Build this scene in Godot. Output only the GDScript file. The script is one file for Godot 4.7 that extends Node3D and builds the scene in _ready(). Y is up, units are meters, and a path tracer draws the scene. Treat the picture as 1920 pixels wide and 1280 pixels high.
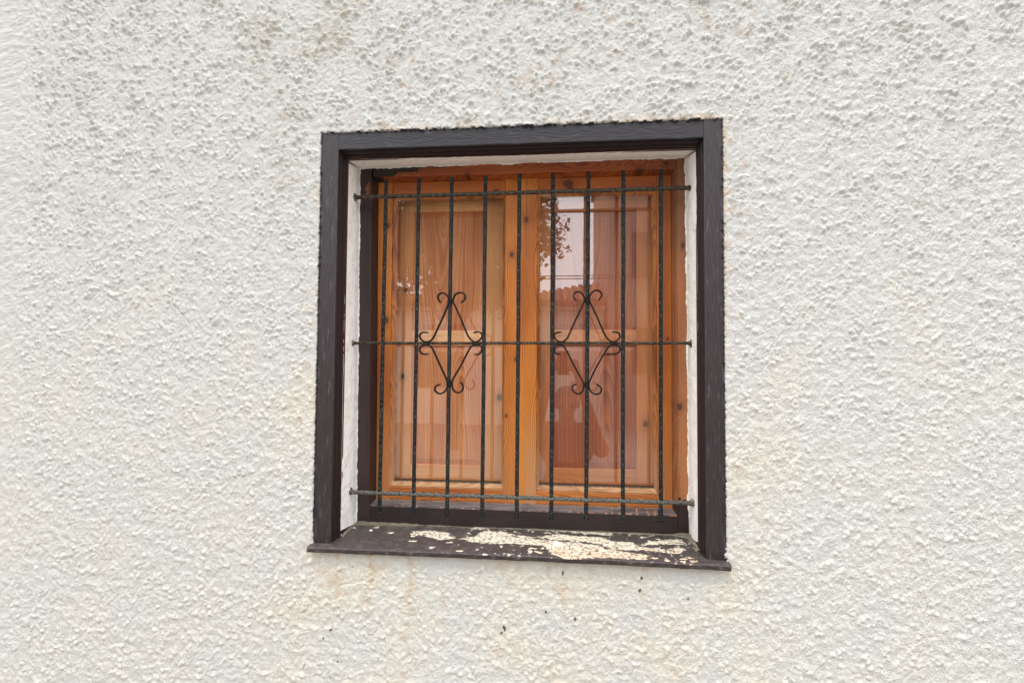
extends Node3D
# A barred timber window in a white roughcast wall, seen from the street on an overcast day.
# "Window coordinates": x right along the wall, y up from the foot of the window opening, z out of the wall.
const BASE := 1.40            # height of the window opening above the pavement

var org := Vector3.ZERO       # base of the thing being built (window coordinates)
var taken := {}
var rng := RandomNumberGenerator.new()
var lean := false             # the old joinery on the left is a little out of plumb
var M := {}

# ------------------------------------------------------------------ scene tree
func numbered(called: String) -> String:
	var n: int = taken.get(called, 0)
	taken[called] = n + 1
	return called if n == 0 else "%s_%03d" % [called, n]

func thing(called: String, label: String, category: String, at: Vector3, group := "") -> Node3D:
	var o := Node3D.new()
	o.name = numbered(called)
	add_child(o)
	org = at
	o.position = at + Vector3(0, BASE, 0)
	tag(o, label, category, group)
	return o

func tag(o: Node, label: String, category: String, group := "") -> void:
	if label: o.set_meta("label", label)
	if category: o.set_meta("category", category)
	if group: o.set_meta("group", group)
	if category: o.set_meta("kind", "thing")

func put(called: String, mesh: Mesh, m: Material, parent: Node) -> MeshInstance3D:
	var o := MeshInstance3D.new()
	o.name = called
	o.mesh = mesh
	if m: o.material_override = m
	parent.add_child(o, true)
	return o

func structure(called: String, mesh: Mesh, mat: Material) -> MeshInstance3D:
	var o := put(called, mesh, mat, self)
	o.position = Vector3(0, BASE, 0) + org
	o.set_meta("kind", "structure")
	return o

# ------------------------------------------------------------------ mesh helpers
func begin() -> SurfaceTool:
	var st := SurfaceTool.new()
	st.begin(Mesh.PRIMITIVE_TRIANGLES)
	return st

func out_of_plumb(p: Vector3) -> Vector3:
	if lean:
		p.x += 0.0108 * (0.55 - p.y) * clampf((0.125 - p.x) / 0.075, 0.0, 1.0)
	return p - org

func tri(st: SurfaceTool, a: Vector3, b: Vector3, c: Vector3, ua: Vector2, ub: Vector2, uc: Vector2, n: Vector3) -> void:
	if (b - a).cross(c - a).dot(n) > 0.0:
		var t := b; b = c; c = t
		var u := ub; ub = uc; uc = u
	for k in 3:
		st.set_normal(n)
		st.set_uv([ua, ub, uc][k])
		st.add_vertex(out_of_plumb([a, b, c][k]))

func quad(st: SurfaceTool, p: Array, uv: Array, n: Vector3) -> void:
	tri(st, p[0], p[1], p[2], uv[0], uv[1], uv[2], n)
	tri(st, p[0], p[2], p[3], uv[0], uv[2], uv[3], n)

# a board: its profile is a polygon of (across, z); it runs along y (upright) or along x; cut0 and cut1 slant its ends (mitres)
func board(upright: bool, poly: Array, l0: float, l1: float, cut0 := 0.0, cut1 := 0.0, st: SurfaceTool = null, span: Array = []) -> ArrayMesh:
	var own := st == null
	if own: st = begin()
	var lo := 1e9
	var hi := -1e9
	var area := 0.0
	for i in poly.size():
		var a: Vector2 = poly[i]
		var b: Vector2 = poly[(i + 1) % poly.size()]
		lo = minf(lo, a.x); hi = maxf(hi, a.x)
		area += a.x * b.y - b.x * a.y
	var u0 := lo
	var u1 := hi
	if span: u0 = span[0]; u1 = span[1]
	var L0: float = span[2] if span.size() > 2 else l0
	var L1: float = span[3] if span.size() > 2 else l1
	var at := func(q: Vector2, l: float) -> Vector3: return Vector3(q.x, l, q.y) if upright else Vector3(l, q.x, q.y)
	var e0 := func(q: Vector2) -> float: return l0 + cut0 * (q.x - lo)
	var e1 := func(q: Vector2) -> float: return l1 + cut1 * (q.x - lo)
	var uvf := func(q: Vector2, l: float) -> Vector2: return Vector2((q.x - u0) / (u1 - u0), (l - L0) / (L1 - L0))
	for i in poly.size():
		var a: Vector2 = poly[i]
		var b: Vector2 = poly[(i + 1) % poly.size()]
		var d := (b - a).normalized()
		var m := Vector2(d.y, -d.x) * signf(area)
		var n := Vector3(m.x, 0, m.y) if upright else Vector3(0, m.x, m.y)
		quad(st, [at.call(a, e0.call(a)), at.call(b, e0.call(b)), at.call(b, e1.call(b)), at.call(a, e1.call(a))],
			[uvf.call(a, e0.call(a)), uvf.call(b, e0.call(b)), uvf.call(b, e1.call(b)), uvf.call(a, e1.call(a))], n)
	for e in 2:
		var n := (Vector3.UP if upright else Vector3.RIGHT) * (1.0 if e else -1.0)
		var f: Callable = e1 if e else e0
		for i in range(1, poly.size() - 1):
			var a: Vector2 = poly[0]
			var b: Vector2 = poly[i]
			var c: Vector2 = poly[i + 1]
			tri(st, at.call(a, f.call(a)), at.call(b, f.call(b)), at.call(c, f.call(c)), uvf.call(a, f.call(a)), uvf.call(b, f.call(b)), uvf.call(c, f.call(c)), n)
	return st.commit() if own else null

# rectangle a0..a1 with front at zf, back at zb and eased front arrises
func rect(a0: float, a1: float, zf: float, zb: float, e := 0.0016) -> Array:
	return [Vector2(a0, zb), Vector2(a0, zf - e), Vector2(a0 + e * 0.4, zf - e * 0.4), Vector2(a0 + e, zf), Vector2(a1 - e, zf), Vector2(a1 - e * 0.4, zf - e * 0.4), Vector2(a1, zf - e), Vector2(a1, zb)]

func box(st: SurfaceTool, a: Vector3, b: Vector3) -> void:
	board(true, [Vector2(a.x, a.z), Vector2(a.x, b.z), Vector2(b.x, b.z), Vector2(b.x, a.z)], a.y, b.y, 0, 0, st)

# round rod along a path
func rod(st: SurfaceTool, path: Array, radii: Array, sides := 10) -> void:
	var rings := []
	var norms := []
	for i in path.size():
		var d: Vector3 = (path[mini(i + 1, path.size() - 1)] - path[maxi(i - 1, 0)]).normalized()
		var s := d.cross(Vector3(0, 0, 1) if absf(d.z) < 0.9 else Vector3.UP).normalized()
		var t := d.cross(s).normalized()
		var ring := []
		var nr := []
		for k in sides:
			var a := TAU * k / sides
			var n := s * cos(a) + t * sin(a)
			ring.append(path[i] + n * radii[i])
			nr.append(n)
		rings.append(ring); norms.append(nr)
	for i in path.size() - 1:
		for k in sides:
			var k2 := (k + 1) % sides
			var p := [rings[i][k], rings[i][k2], rings[i + 1][k2], rings[i + 1][k]]
			var n := [norms[i][k], norms[i][k2], norms[i + 1][k2], norms[i + 1][k]]
			var order := [0, 1, 2, 0, 2, 3]
			if (p[1] - p[0]).cross(p[2] - p[0]).dot(n[0]) > 0.0: order = [0, 2, 1, 0, 3, 2]
			for j in order:
				st.set_normal(n[j]); st.set_uv(Vector2.ZERO); st.add_vertex(out_of_plumb(p[j]))
	for e in 2:
		var i := 0 if e == 0 else path.size() - 1
		var n: Vector3 = (path[i] - path[1 if e == 0 else i - 1]).normalized()
		for k in range(1, sides - 1):
			tri(st, rings[i][0], rings[i][k], rings[i][k + 1], Vector2.ZERO, Vector2.ZERO, Vector2.ZERO, n)

# flat strap bent along a curve in the plane of the grille
func strap(st: SurfaceTool, path: Array, thick: float, zf: float, zb: float) -> void:
	var left := []
	var right := []
	for i in path.size():
		var d: Vector2 = (path[mini(i + 1, path.size() - 1)] - path[maxi(i - 1, 0)]).normalized()
		var k := thick * 0.5 * clampf(minf(i, path.size() - 1 - i) / 5.0 + 0.55, 0.0, 1.0)
		left.append(path[i] + Vector2(-d.y, d.x) * k)
		right.append(path[i] - Vector2(-d.y, d.x) * k)
	var z := Vector2.ZERO
	var v := func(p: Vector2, q: float) -> Vector3: return Vector3(p.x, p.y, q)
	for i in path.size() - 1:
		var d: Vector2 = (path[i + 1] - path[i]).normalized()
		var n := Vector3(-d.y, d.x, 0)
		quad(st, [v.call(left[i], zf), v.call(left[i + 1], zf), v.call(right[i + 1], zf), v.call(right[i], zf)], [z, z, z, z], Vector3(0, 0, 1))
		quad(st, [v.call(left[i], zb), v.call(left[i + 1], zb), v.call(right[i + 1], zb), v.call(right[i], zb)], [z, z, z, z], Vector3(0, 0, -1))
		quad(st, [v.call(left[i], zf), v.call(left[i + 1], zf), v.call(left[i + 1], zb), v.call(left[i], zb)], [z, z, z, z], n)
		quad(st, [v.call(right[i], zf), v.call(right[i + 1], zf), v.call(right[i + 1], zb), v.call(right[i], zb)], [z, z, z, z], -n)

func smooth_path(p: Array, steps := 5) -> Array:
	var out := []
	for i in p.size() - 1:
		var a: Vector2 = p[maxi(i - 1, 0)]
		var d: Vector2 = p[mini(i + 2, p.size() - 1)]
		for k in steps: out.append(p[i].cubic_interpolate(p[i + 1], a, d, float(k) / steps))
	out.append(p[-1])
	return out

# ------------------------------------------------------------------ materials
func noise(sd: int, freq: float, octaves := 3) -> FastNoiseLite:
	var n := FastNoiseLite.new()
	n.seed = sd
	n.noise_type = FastNoiseLite.TYPE_SIMPLEX_SMOOTH
	n.frequency = freq
	n.fractal_octaves = octaves
	n.fractal_type = FastNoiseLite.FRACTAL_FBM if octaves > 1 else FastNoiseLite.FRACTAL_NONE
	return n

func noise_tex(sd: int, freq: float, octaves: int, stops := {}, size := 512) -> NoiseTexture2D:
	var t := NoiseTexture2D.new()
	t.width = size; t.height = size
	t.seamless = true
	t.noise = noise(sd, freq, octaves)
	if stops:
		var g := Gradient.new()
		g.offsets = PackedFloat32Array(stops.keys())
		g.colors = PackedColorArray(stops.values())
		t.color_ramp = g
	return t

func mat(col: Color, rough: float, spec := 0.5) -> StandardMaterial3D:
	var m := StandardMaterial3D.new()
	m.albedo_color = col
	m.roughness = rough
	m.metallic_specular = spec
	return m

func triplanar(m: StandardMaterial3D, tile: float) -> StandardMaterial3D:
	m.uv1_triplanar = true
	m.uv1_scale = Vector3.ONE / tile
	return m

func bump(m: StandardMaterial3D, t: Texture2D, cm: float) -> StandardMaterial3D:
	m.heightmap_enabled = true
	m.heightmap_texture = t
	m.heightmap_scale = cm
	return m

var nA := noise(11, 1.0, 2)
var nB := noise(23, 1.0, 2)
var nC := noise(37, 1.0, 1)
var nD := noise(53, 1.0, 2)

# sawn pine: the growth rings of a log cut by the board's face. light, dark: sRGB. o: rings, pith, depth, slope, knots [[across, along, radius], ...], paint (Callable), coat, bleach
func wood(w: float, l: float, sd: int, light: Color, dark: Color, o := {}, rough := 0.42) -> StandardMaterial3D:
	var px := 0.001
	var W := maxi(8, int(w / px))
	var H := maxi(8, int(l / px))
	var data := PackedByteArray()
	data.resize(W * H * 3)
	var rings: float = o.get("rings", 230.0)
	var pith: float = o.get("pith", w * 0.5)
	var depth: float = o.get("depth", 0.03)
	var slope: float = o.get("slope", 0.03)
	var crack: Array = o.get("crack", [])
	var dusty_coat := Color(0.385, 0.385, 0.405)
	var contrast: float = o.get("contrast", 0.8)
	var knots: Array = o.get("knots", [])
	var paint = o.get("paint")
	var coat: Color = o.get("coat", Color(0.17, 0.12, 0.12))
	var dusty: float = o.get("dusty", 9.0)
	var bleach: float = o.get("bleach", 0.0)
	var s0 := sd * 17.3
	var i := 0
	var lr := light.r; var lg := light.g; var lb := light.b
	var dr := dark.r; var dg := dark.g; var db := dark.b
	for y in H:
		var ll := (y + 0.5) * px
		for x in W:
			var a := (x + 0.5) * px
			var wx := a - pith + 0.012 * nA.get_noise_2d(a * 7.0 + s0, ll * 1.6)
			var wy := depth + slope * (ll - l * 0.5) + 0.016 * nB.get_noise_2d(ll * 2.2 + s0, a * 3.0)
			var r := sqrt(wx * wx + wy * wy)
			var core := 0.0
			for k in knots:
				var da: float = (a - k[0]) / k[2]
				var dl: float = (ll - k[1]) / k[2] * 0.72
				var d2 := da * da + dl * dl
				if d2 < 36.0:
					r += k[2] * 1.1 * exp(-d2 * 0.12) * (1.0 if da > 0 else 0.8)
					core = maxf(core, clampf(1.3 - d2 * 1.3, 0.0, 1.0) + 0.4 * exp(-d2 * 0.3))
			var t := r * rings + 0.9 * nA.get_noise_2d(r * 38.0 + s0, ll * 0.35)
			t -= floorf(t)
			var v := t * t * 1.6 if t < 0.79 else (1.0 - t) * 4.7
			var f := nC.get_noise_2d(a * 700.0 + s0, ll * 9.0)
			var tone := nD.get_noise_2d(a * 9.0 - s0, ll * 1.4)
			var s := clampf(v * contrast + 0.24 * f + 0.62 * tone, -0.2, 1.25)
			var cr := lr + (dr - lr) * s
			var cg := lg + (dg - lg) * s
			var cb := lb + (db - lb) * s
			if bleach > 0.0:
				var q := clampf(bleach * clampf((0.34 - ll) * 3.2, 0.0, 1.0) * (0.75 + 1.2 * tone + 0.4 * f), 0.0, 0.75)
				cr += (0.72 - cr) * q; cg += (0.57 - cg) * q; cb += (0.45 - cb) * q
			if crack and ll > crack[1] and ll < crack[2] and absf(a - crack[0] - 0.0025 * nA.get_noise_2d(ll * 9.0, s0)) < 0.0008: core = 0.8
			if core > 0.0:
				core = minf(core, 1.0) * 0.72
				cr += (0.22 - cr) * core; cg += (0.10 - cg) * core; cb += (0.05 - cb) * core
			if paint != null:
				var p: float = paint.call(a, ll)
				if p > 0.0:
					var q := 1.0 + 0.35 * f + 0.3 * tone
					var cc := coat if a < dusty else dusty_coat
					cr += (cc.r * q - cr) * p; cg += (cc.g * q - cg) * p; cb += (cc.b * q - cb) * p
			data[i] = clampi(int(cr * 255.0), 0, 255)
			data[i + 1] = clampi(int(cg * 255.0), 0, 255)
			data[i + 2] = clampi(int(cb * 255.0), 0, 255)
			i += 3
	var m := mat(Color.WHITE, rough)
	m.albedo_texture = ImageTexture.create_from_image(Image.create_from_data(W, H, false, Image.FORMAT_RGB8, data))
	m.texture_repeat = false
	return m

func make_materials() -> void:
	var brush := noise_tex(5, 0.02, 4)
	# dark brown gloss paint on the outer frame
	var pt := noise_tex(7, 0.012, 4, {0.0: Color(0.15, 0.115, 0.122), 0.6: Color(0.18, 0.145, 0.155), 0.84: Color(0.225, 0.20, 0.212), 1.0: Color(0.40, 0.38, 0.39)})
	var m := triplanar(mat(Color.WHITE, 0.36), 0.25)
	m.albedo_texture = pt
	m.uv1_scale = Vector3(14, 2.2, 14)
	M.paint_up = bump(m, brush, 0.05)
	m = m.duplicate()
	m.uv1_scale = Vector3(2.2, 14, 14)
	m.albedo_color = Color(0.84, 0.93, 1.0)
	M.paint_across = m
	m = triplanar(mat(Color(0.15, 0.10, 0.10), 0.55), 0.3)
	M.lining = bump(m, brush, 0.02)
	M.bare_red = triplanar(mat(Color(0.30, 0.11, 0.06), 0.6), 0.2)
	M.coat = bump(triplanar(mat(Color(0.155, 0.105, 0.105), 0.5), 0.2), brush, 0.03)
	# white plaster of the reveal
	m = triplanar(mat(Color.WHITE, 0.9, 0.3), 0.35)
	m.albedo_texture = noise_tex(9, 0.012, 4, {0.0: Color(0.87, 0.845, 0.80), 0.32: Color(0.955, 0.947, 0.925), 1.0: Color(0.975, 0.97, 0.955)})
	M.plaster = bump(m, noise_tex(10, 0.03, 4), 0.25)
	# hammered, weathered iron
	m = triplanar(mat(Color.WHITE, 0.72, 0.3), 0.11)
	m.albedo_texture = noise_tex(15, 0.035, 4, {0.0: Color(0.04, 0.04, 0.042), 0.46: Color(0.066, 0.074, 0.078), 0.60: Color(0.15, 0.165, 0.165), 0.70: Color(0.36, 0.375, 0.36), 1.0: Color(0.48, 0.46, 0.41)})
	M.iron = bump(m, noise_tex(16, 0.03, 3), 0.12)
	m = m.duplicate()
	m.albedo_texture = noise_tex(19, 0.03, 4, {0.0: Color(0.075, 0.065, 0.058), 0.38: Color(0.14, 0.125, 0.11), 0.58: Color(0.32, 0.285, 0.235), 1.0: Color(0.52, 0.47, 0.39)})
	M.iron_worn = m
	m = m.duplicate()
	m.albedo_texture = noise_tex(20, 0.03, 4, {0.0: Color(0.12, 0.12, 0.118), 0.34: Color(0.22, 0.22, 0.212), 0.55: Color(0.40, 0.395, 0.37), 1.0: Color(0.58, 0.56, 0.51)})
	M.iron_pale = m
	M.iron_black = bump(triplanar(mat(Color(0.075, 0.08, 0.075), 0.7, 0.3), 0.1), noise_tex(18, 0.04, 3), 0.05)
	# pane with a reflecting coat: a tenth of the light turns back at each of its two faces
	m = StandardMaterial3D.new()
	m.transparency = BaseMaterial3D.TRANSPARENCY_ALPHA
	m.albedo_color = Color(0.95, 0.95, 0.95, 0.115)
	var blank := Image.create(4, 4, false, Image.FORMAT_RGB8)
	blank.fill(Color.WHITE)
	m.albedo_texture = ImageTexture.create_from_image(blank)
	m.metallic = 0.93       # the rest is dust
	m.roughness = 0.0
	M.glass = m
	m = triplanar(mat(Color.WHITE, 0.95, 0.3), 0.06)
	m.albedo_texture = noise_tex(26, 0.03, 4, {0.0: Color(0.22, 0.20, 0.17), 0.4: Color(0.45, 0.42, 0.37), 0.62: Color(0.72, 0.69, 0.63), 1.0: Color(0.88, 0.86, 0.82)})
	M.mortar = bump(m, noise_tex(27, 0.04, 3), 0.25)

# ------------------------------------------------------------------ the roughcast wall
const FX0 := -0.052     # outer edge of the dark frame, left
const FX1 := 1.1005
const FY1 := 1.1665

func wall_mesh() -> ArrayMesh:
	var step := 0.0027
	var gx := PackedFloat32Array()
	var gy := PackedFloat32Array()
	for ax in 2:
		var lo: float = [-1.02, -0.62][ax]
		var hi: float = [2.0, 1.74][ax]
		var far_lo: float = [-5.0, -1.4][ax]
		var far_hi: float = [6.0, 3.2][ax]
		var before := []
		var d := step
		var p := lo
		while p > far_lo:
			d *= 1.13
			p -= d
			before.append(maxf(p, far_lo))
		before.reverse()
		var g := PackedFloat32Array(before)
		p = lo
		while p < hi:
			g.append(p)
			p += step
		d = step
		while p < far_hi:
			g.append(p)
			d *= 1.13
			p += d
		g.append(far_hi)
		if ax == 0: gx = g
		else: gy = g
	var nx := gx.size()
	var ny := gy.size()
	var n := nx * ny
	var blob := PackedFloat32Array()
	blob.resize(n)
	var sx := 0       # first column and row of the fine part
	while gx[sx] < -1.02 - 1e-5: sx += 1
	var sy := 0
	while gy[sy] < -0.62 - 1e-5: sy += 1
	var fx := int(3.02 / step)
	var fy := int(2.36 / step)
	var cl := noise(61, 6.0, 2)
	# thrown roughcast: thousands of small overlapping lumps
	rng.seed = 4
	for k in 52000:
		var cx := rng.randf_range(-1.0, 1.98)
		var cy := rng.randf_range(-0.60, 1.72)
		var up := cy > 0.5
		var big := rng.randf()
		if up and cy > 1.15: big = minf(1.0, big * 1.15)
		var r := lerpf(0.0027, 0.0072, big * big * big)
		var a := r * rng.randf_range(0.45, 0.95)
		if cl.get_noise_2d(cx * 1.4, cy * 1.4) < rng.randf_range(-0.45, 0.30): continue
		if cy > 1.1: a *= 1.2
		if not up:
			a *= 0.9
			if rng.randf() < 0.25: continue
		var c0 := int((cx - r + 1.02) / step) + 1
		var c1 := int((cx + r + 1.02) / step)
		var r0 := int((cy - r + 0.62) / step) + 1
		var r1 := int((cy + r + 0.62) / step)
		if c0 < 0 or r0 < 0 or c1 >= fx or r1 >= fy: continue
		var sk := rng.randf_range(-0.35, 0.35)
		for j in range(r0, r1 + 1):
			var dy := (gy[sy + j] - cy) / r
			for i in range(c0, c1 + 1):
				var dx := (gx[sx + i] - cx) / r + sk * dy
				var q := 1.0 - dx * dx - dy * dy
				if q > 0.0:
					var at := (sy + j) * nx + sx + i
					var h := a * sqrt(q)
					blob[at] = maxf(blob[at], h) + minf(blob[at], h) * 0.25
	var na := noise(71, 26.0, 3)
	var nb := noise(72, 150.0, 2)
	var nc := noise(73, 55.0, 2)
	var ns := noise(74, 3.5, 3)
	var nt := noise(75, 22.0, 2)
	var hgt := PackedFloat32Array()
	hgt.resize(n)
	var col := PackedColorArray()
	col.resize(n)
	var drips := [[-0.0, 0.5], [0.122, 1.0], [0.237, 1.0], [0.331, 0.55], [0.672, 0.5], [0.44, 0.3], [0.88, 0.25], [0.03, 0.4]]
	var specks := [[0.505, -0.238, 0.0038], [0.4976, -0.2545, 0.003], [0.508, -0.246, 0.003], [0.0101, -0.2727, 0.003], [0.666, -0.084, 0.0035], [0.8778, -0.0885, 0.0035], [0.9995, -0.137, 0.003], [0.873, -0.121, 0.0035], [-0.012, -0.297, 0.0028], [0.70, -0.205, 0.0035], [0.62, -0.19, 0.003], [0.03, -0.36, 0.0025]]
	for j in ny:
		var y := gy[j]
		for i in nx:
			var x := gx[i]
			var at := j * nx + i
			var b := blob[at]
			var dx := maxf(FX0 - x, x - FX1)
			var dt := maxf(dx, y - FY1)            # distance outside the frame (above and beside)
			var db := maxf(dx, -0.049 - y)         # and below the sill
			var near := minf(clampf((dt + 0.002) / 0.022, 0.0, 1.0), 1.0) if y > 0.5 else clampf((db + 0.006) / 0.035, 0.0, 1.0)
			var wn := na.get_noise_2d(x, y)
			var wf := nb.get_noise_2d(x, y)
			var wm := nc.get_noise_2d(x, y)
			var h := 0.0055 + 0.0035 * wn + (0.0018 * wm + 0.0011 * wf) * (0.35 + 0.65 * near) + b * (0.25 + 0.75 * near)
			var grit := fposmod(sin(i * 12.9898 + j * 78.233) * 43758.5453, 1.0) - 0.5
			h += grit * 0.0011 * (0.5 + 0.5 * near)
			var d := maxf(dt, -0.0475 - y)
			if d < 0.02:
				var q := clampf((d + 0.0045 + 0.006 * wm + 0.003 * wf) / 0.006, 0.0, 1.0)
				h = lerpf(-0.012, maxf(h, 0.003), q * q * (3.0 - 2.0 * q))
			hgt[at] = h
			# whitewash and what has stained it
			var s := ns.get_noise_2d(x, y)
			var t := nt.get_noise_2d(x, y)
			var aside := clampf(1.0 - (dx - 0.02) * 5.0, 0.0, 1.0)
			var c := Color(0.62, 0.615, 0.587)
			var mixed := t * 0.5 + s * 0.7
			var k := 0.0
			if y > 0.55 + 0.5 * mixed:
				k = clampf(b * 170.0 - 0.35 + 1.0 * s + 0.8 * t, 0.0, 1.0) * 0.5
				c = c.lerp(Color(0.45, 0.43, 0.36), k)
				k = clampf(0.55 - absf(x + 0.02) * 3.0 + 1.0 * s + 1.1 * t + b * 60.0, 0.0, 1.0) * clampf((y - 1.2) * 4.0, 0.0, 1.0) * 0.38
				c = c.lerp(Color(0.42, 0.375, 0.27), k)
				k = clampf(1.0 - dt / 0.022 + 0.8 * t, 0.0, 1.0) * clampf(0.35 + 1.6 * s + (x - 0.2) * 0.5, 0.0, 1.0) * 0.6
				if dx < 0.01: c = c.lerp(Color(0.60, 0.47, 0.32), k)
				k = clampf(t * 2.4 + s - 1.0, 0.0, 1.0)
				c = c.lerp(Color(0.55, 0.44, 0.36), k * 0.6 * aside)
			else:
				k = clampf(b * 230.0 + 0.45 + 0.9 * s, 0.0, 1.0) * 0.75 * (0.4 + 0.6 * aside)
				c = c.lerp(Color(0.69, 0.648, 0.545), k)
				k = clampf(1.0 - maxf(db, 0.0) / 0.03 + 0.6 * t, 0.0, 1.0) * 0.5 if y < -0.04 and dx < 0.03 else 0.0
				c = c.lerp(Color(0.60, 0.52, 0.39), k)
				k = clampf(t * 2.0 + 1.5 * s - 0.7, 0.0, 1.0)
				c = c.lerp(Color(0.58, 0.47, 0.38), k * 0.5 * aside)
				if y < -0.04 and y > -0.34:
					var run := 0.0
					for dr in drips:
						var off: float = (x - dr[0] - 0.012 * na.get_noise_2d(y * 0.6, dr[0] * 9.0)) / (0.005 + 0.005 * absf(t) - y * 0.018)
						if absf(off) < 2.2: run = maxf(run, dr[1] * exp(-off * off) * clampf(0.55 + t * 1.1 + s, 0.0, 1.0))
					c = c.lerp(Color(0.55, 0.40, 0.24), run * 0.62 * clampf((y + 0.34) * 5.0, 0.0, 1.0))
				for sp in specks:
					if Vector2(x - sp[0], (y - sp[1]) * 0.7).length() < sp[2]: c = Color(0.10, 0.10, 0.09)
			if dt < 0.0005 + (0.005 * wn + 0.35 * b) * (0.55 if y > FY1 else 0.15) and d < 0.02 and y > 0.0: c = Color(0.045, 0.040, 0.042)
			c *= 1.0 + 0.11 * grit + 0.05 * wf
			c.a = 1.0
			col[at] = c
	var pos := PackedVector3Array(); pos.resize(n)
	var nor := PackedVector3Array(); nor.resize(n)
	for j in ny:
		var j0 := maxi(j - 1, 0)
		var j1 := mini(j + 1, ny - 1)
		for i in nx:
			var at := j * nx + i
			var i0 := maxi(i - 1, 0)
			var i1 := mini(i + 1, nx - 1)
			pos[at] = Vector3(gx[i], gy[j], hgt[at]) - org
			nor[at] = Vector3(-(hgt[j * nx + i1] - hgt[j * nx + i0]) / (gx[i1] - gx[i0]), -(hgt[j1 * nx + i] - hgt[j0 * nx + i]) / (gy[j1] - gy[j0]), 1.0).normalized()
	var idx := PackedInt32Array()
	idx.resize((nx - 1) * (ny - 1) * 6)
	var w := 0
	for j in ny - 1:
		for i in nx - 1:
			if gx[i] > FX0 + 0.02 and gx[i + 1] < FX1 - 0.02 and gy[j] > -0.0462 and gy[j + 1] < FY1 - 0.02: continue
			var a := j * nx + i
			idx[w] = a; idx[w + 1] = a + nx; idx[w + 2] = a + nx + 1
			idx[w + 3] = a; idx[w + 4] = a + nx + 1; idx[w + 5] = a + 1
			w += 6
	idx.resize(w)
	var arr := []
	arr.resize(Mesh.ARRAY_MAX)
	arr[Mesh.ARRAY_VERTEX] = pos
	arr[Mesh.ARRAY_NORMAL] = nor
	arr[Mesh.ARRAY_COLOR] = col
	arr[Mesh.ARRAY_INDEX] = idx
	var am := ArrayMesh.new()
	am.add_surface_from_arrays(Mesh.PRIMITIVE_TRIANGLES, arr)
	return am

# plaster of the opening's side: a gently uneven strip from the timber back to the window, smeared raggedly onto its frame
# p0(s), p1(s): outer and inner corner at s = 0..1; inward: the direction into the opening
func reveal(p0: Callable, p1: Callable, inward: Vector3, sd: int, lip: float) -> ArrayMesh:
	var N := 240
	var D := 10
	var nz := noise(sd, 1.0, 3)
	var rows := []
	for i in N + 1:
		var s := float(i) / N
		var a: Vector3 = p0.call(s)
		var b: Vector3 = p1.call(s)
		var row := []
		for k in D + 1:
			var t := float(k) / D
			var p := a.lerp(b, t)
			p += inward * (0.0016 * nz.get_noise_2d(s * 14.0, t * 2.0) + 0.0006 * nz.get_noise_2d(s * 70.0, t * 9.0 + 40.0))
			if k == 0: p = a + inward * 0.0012 * nz.get_noise_2d(s * 30.0, 90.0) + Vector3(0, 0, 0.004)
			row.append(p)
		var e := lip * clampf(0.35 + 0.9 * nz.get_noise_2d(s * 9.0, 130.0) + 0.7 * nz.get_noise_2d(s * 60.0, 170.0), 0.02, 1.6)
		row.append(row[D] + inward * e * 0.7 + Vector3(0, 0, -0.0002))
		row.append(row[D] + inward * e + Vector3(0, 0, -0.0035))
		rows.append(row)
	var st := begin()
	st.set_smooth_group(0)
	for i in N:
		for k in rows[0].size() - 1:
			var p := [rows[i][k], rows[i + 1][k], rows[i + 1][k + 1], rows[i][k + 1]]
			var order := [0, 1, 2, 0, 2, 3]
			var want := inward + Vector3(0, 0, 0.6)
			if (p[1] - p[0]).cross(p[2] - p[0]).dot(want) > 0.0: order = [0, 2, 1, 0, 3, 2]
			for j in order:
				st.set_uv(Vector2.ZERO)
				st.add_vertex(p[j] - org)
	st.generate_normals()
	return st.commit()

func build_wall() -> void:
	var t := thing("house_wall", "white roughcast wall stained with rust and dirt, pierced by the barred window", "wall", Vector3(0.5, -BASE, 0))
	var m := mat(Color.WHITE, 0.92, 0.3)
	m.vertex_color_use_as_albedo = true
	triplanar(m, 0.12)
	bump(m, noise_tex(31, 0.05, 4), 0.34)
	put("roughcast", wall_mesh(), m, t)
	# masonry behind the roughcast: closes the wall round the opening and behind the shutters
	var st := begin()
	for b in [[-5.0, -0.085], [1.135, 6.0]]: box(st, Vector3(b[0], -BASE, -0.42), Vector3(b[1], 3.2, -0.014))
	box(st, Vector3(-0.085, -BASE, -0.42), Vector3(1.135, -0.075, -0.014))
	box(st, Vector3(-0.085, 1.2, -0.42), Vector3(1.135, 3.2, -0.014))
	put("masonry", st.commit(), mat(Color(0.62, 0.60, 0.57), 0.95), t)
	st = begin()
	box(st, Vector3(-0.2, -0.2, -0.5), Vector3(1.25, 1.3, -0.43))
	put("room_back", st.commit(), mat(Color(0.3, 0.27, 0.24), 0.95), t)
	# plaster reveals
	var L := reveal(func(s): return Vector3(0.0088 - 0.0042 * s, 1.110 * s - 0.012, -0.053), func(s): return Vector3(0.0140 - 0.0095 * s, 1.137 * s - 0.02, -0.1565), Vector3(1, 0, 0), 301, 0.0042)
	var R := reveal(func(s): return Vector3(1.0470 - 0.006 * s, 1.110 * s - 0.012, -0.053), func(s): return Vector3(1.0405 - 0.0045 * s, 1.139 * s - 0.02, -0.1565), Vector3(-1, 0, 0), 302, 0.0050)
	var T := reveal(func(s): return Vector3(0.0 + 1.046 * s, 1.106 - 0.004 * sin(PI * s), -0.053), func(s): return Vector3(0.0 + 1.046 * s, 1.1165 + 0.005 * sin(PI * s * 0.6) , -0.1565), Vector3(0, -1, 0), 303, 0.0045)
	for e in [L, R, T]: put("plaster_reveal", e, M.plaster, t)

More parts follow.
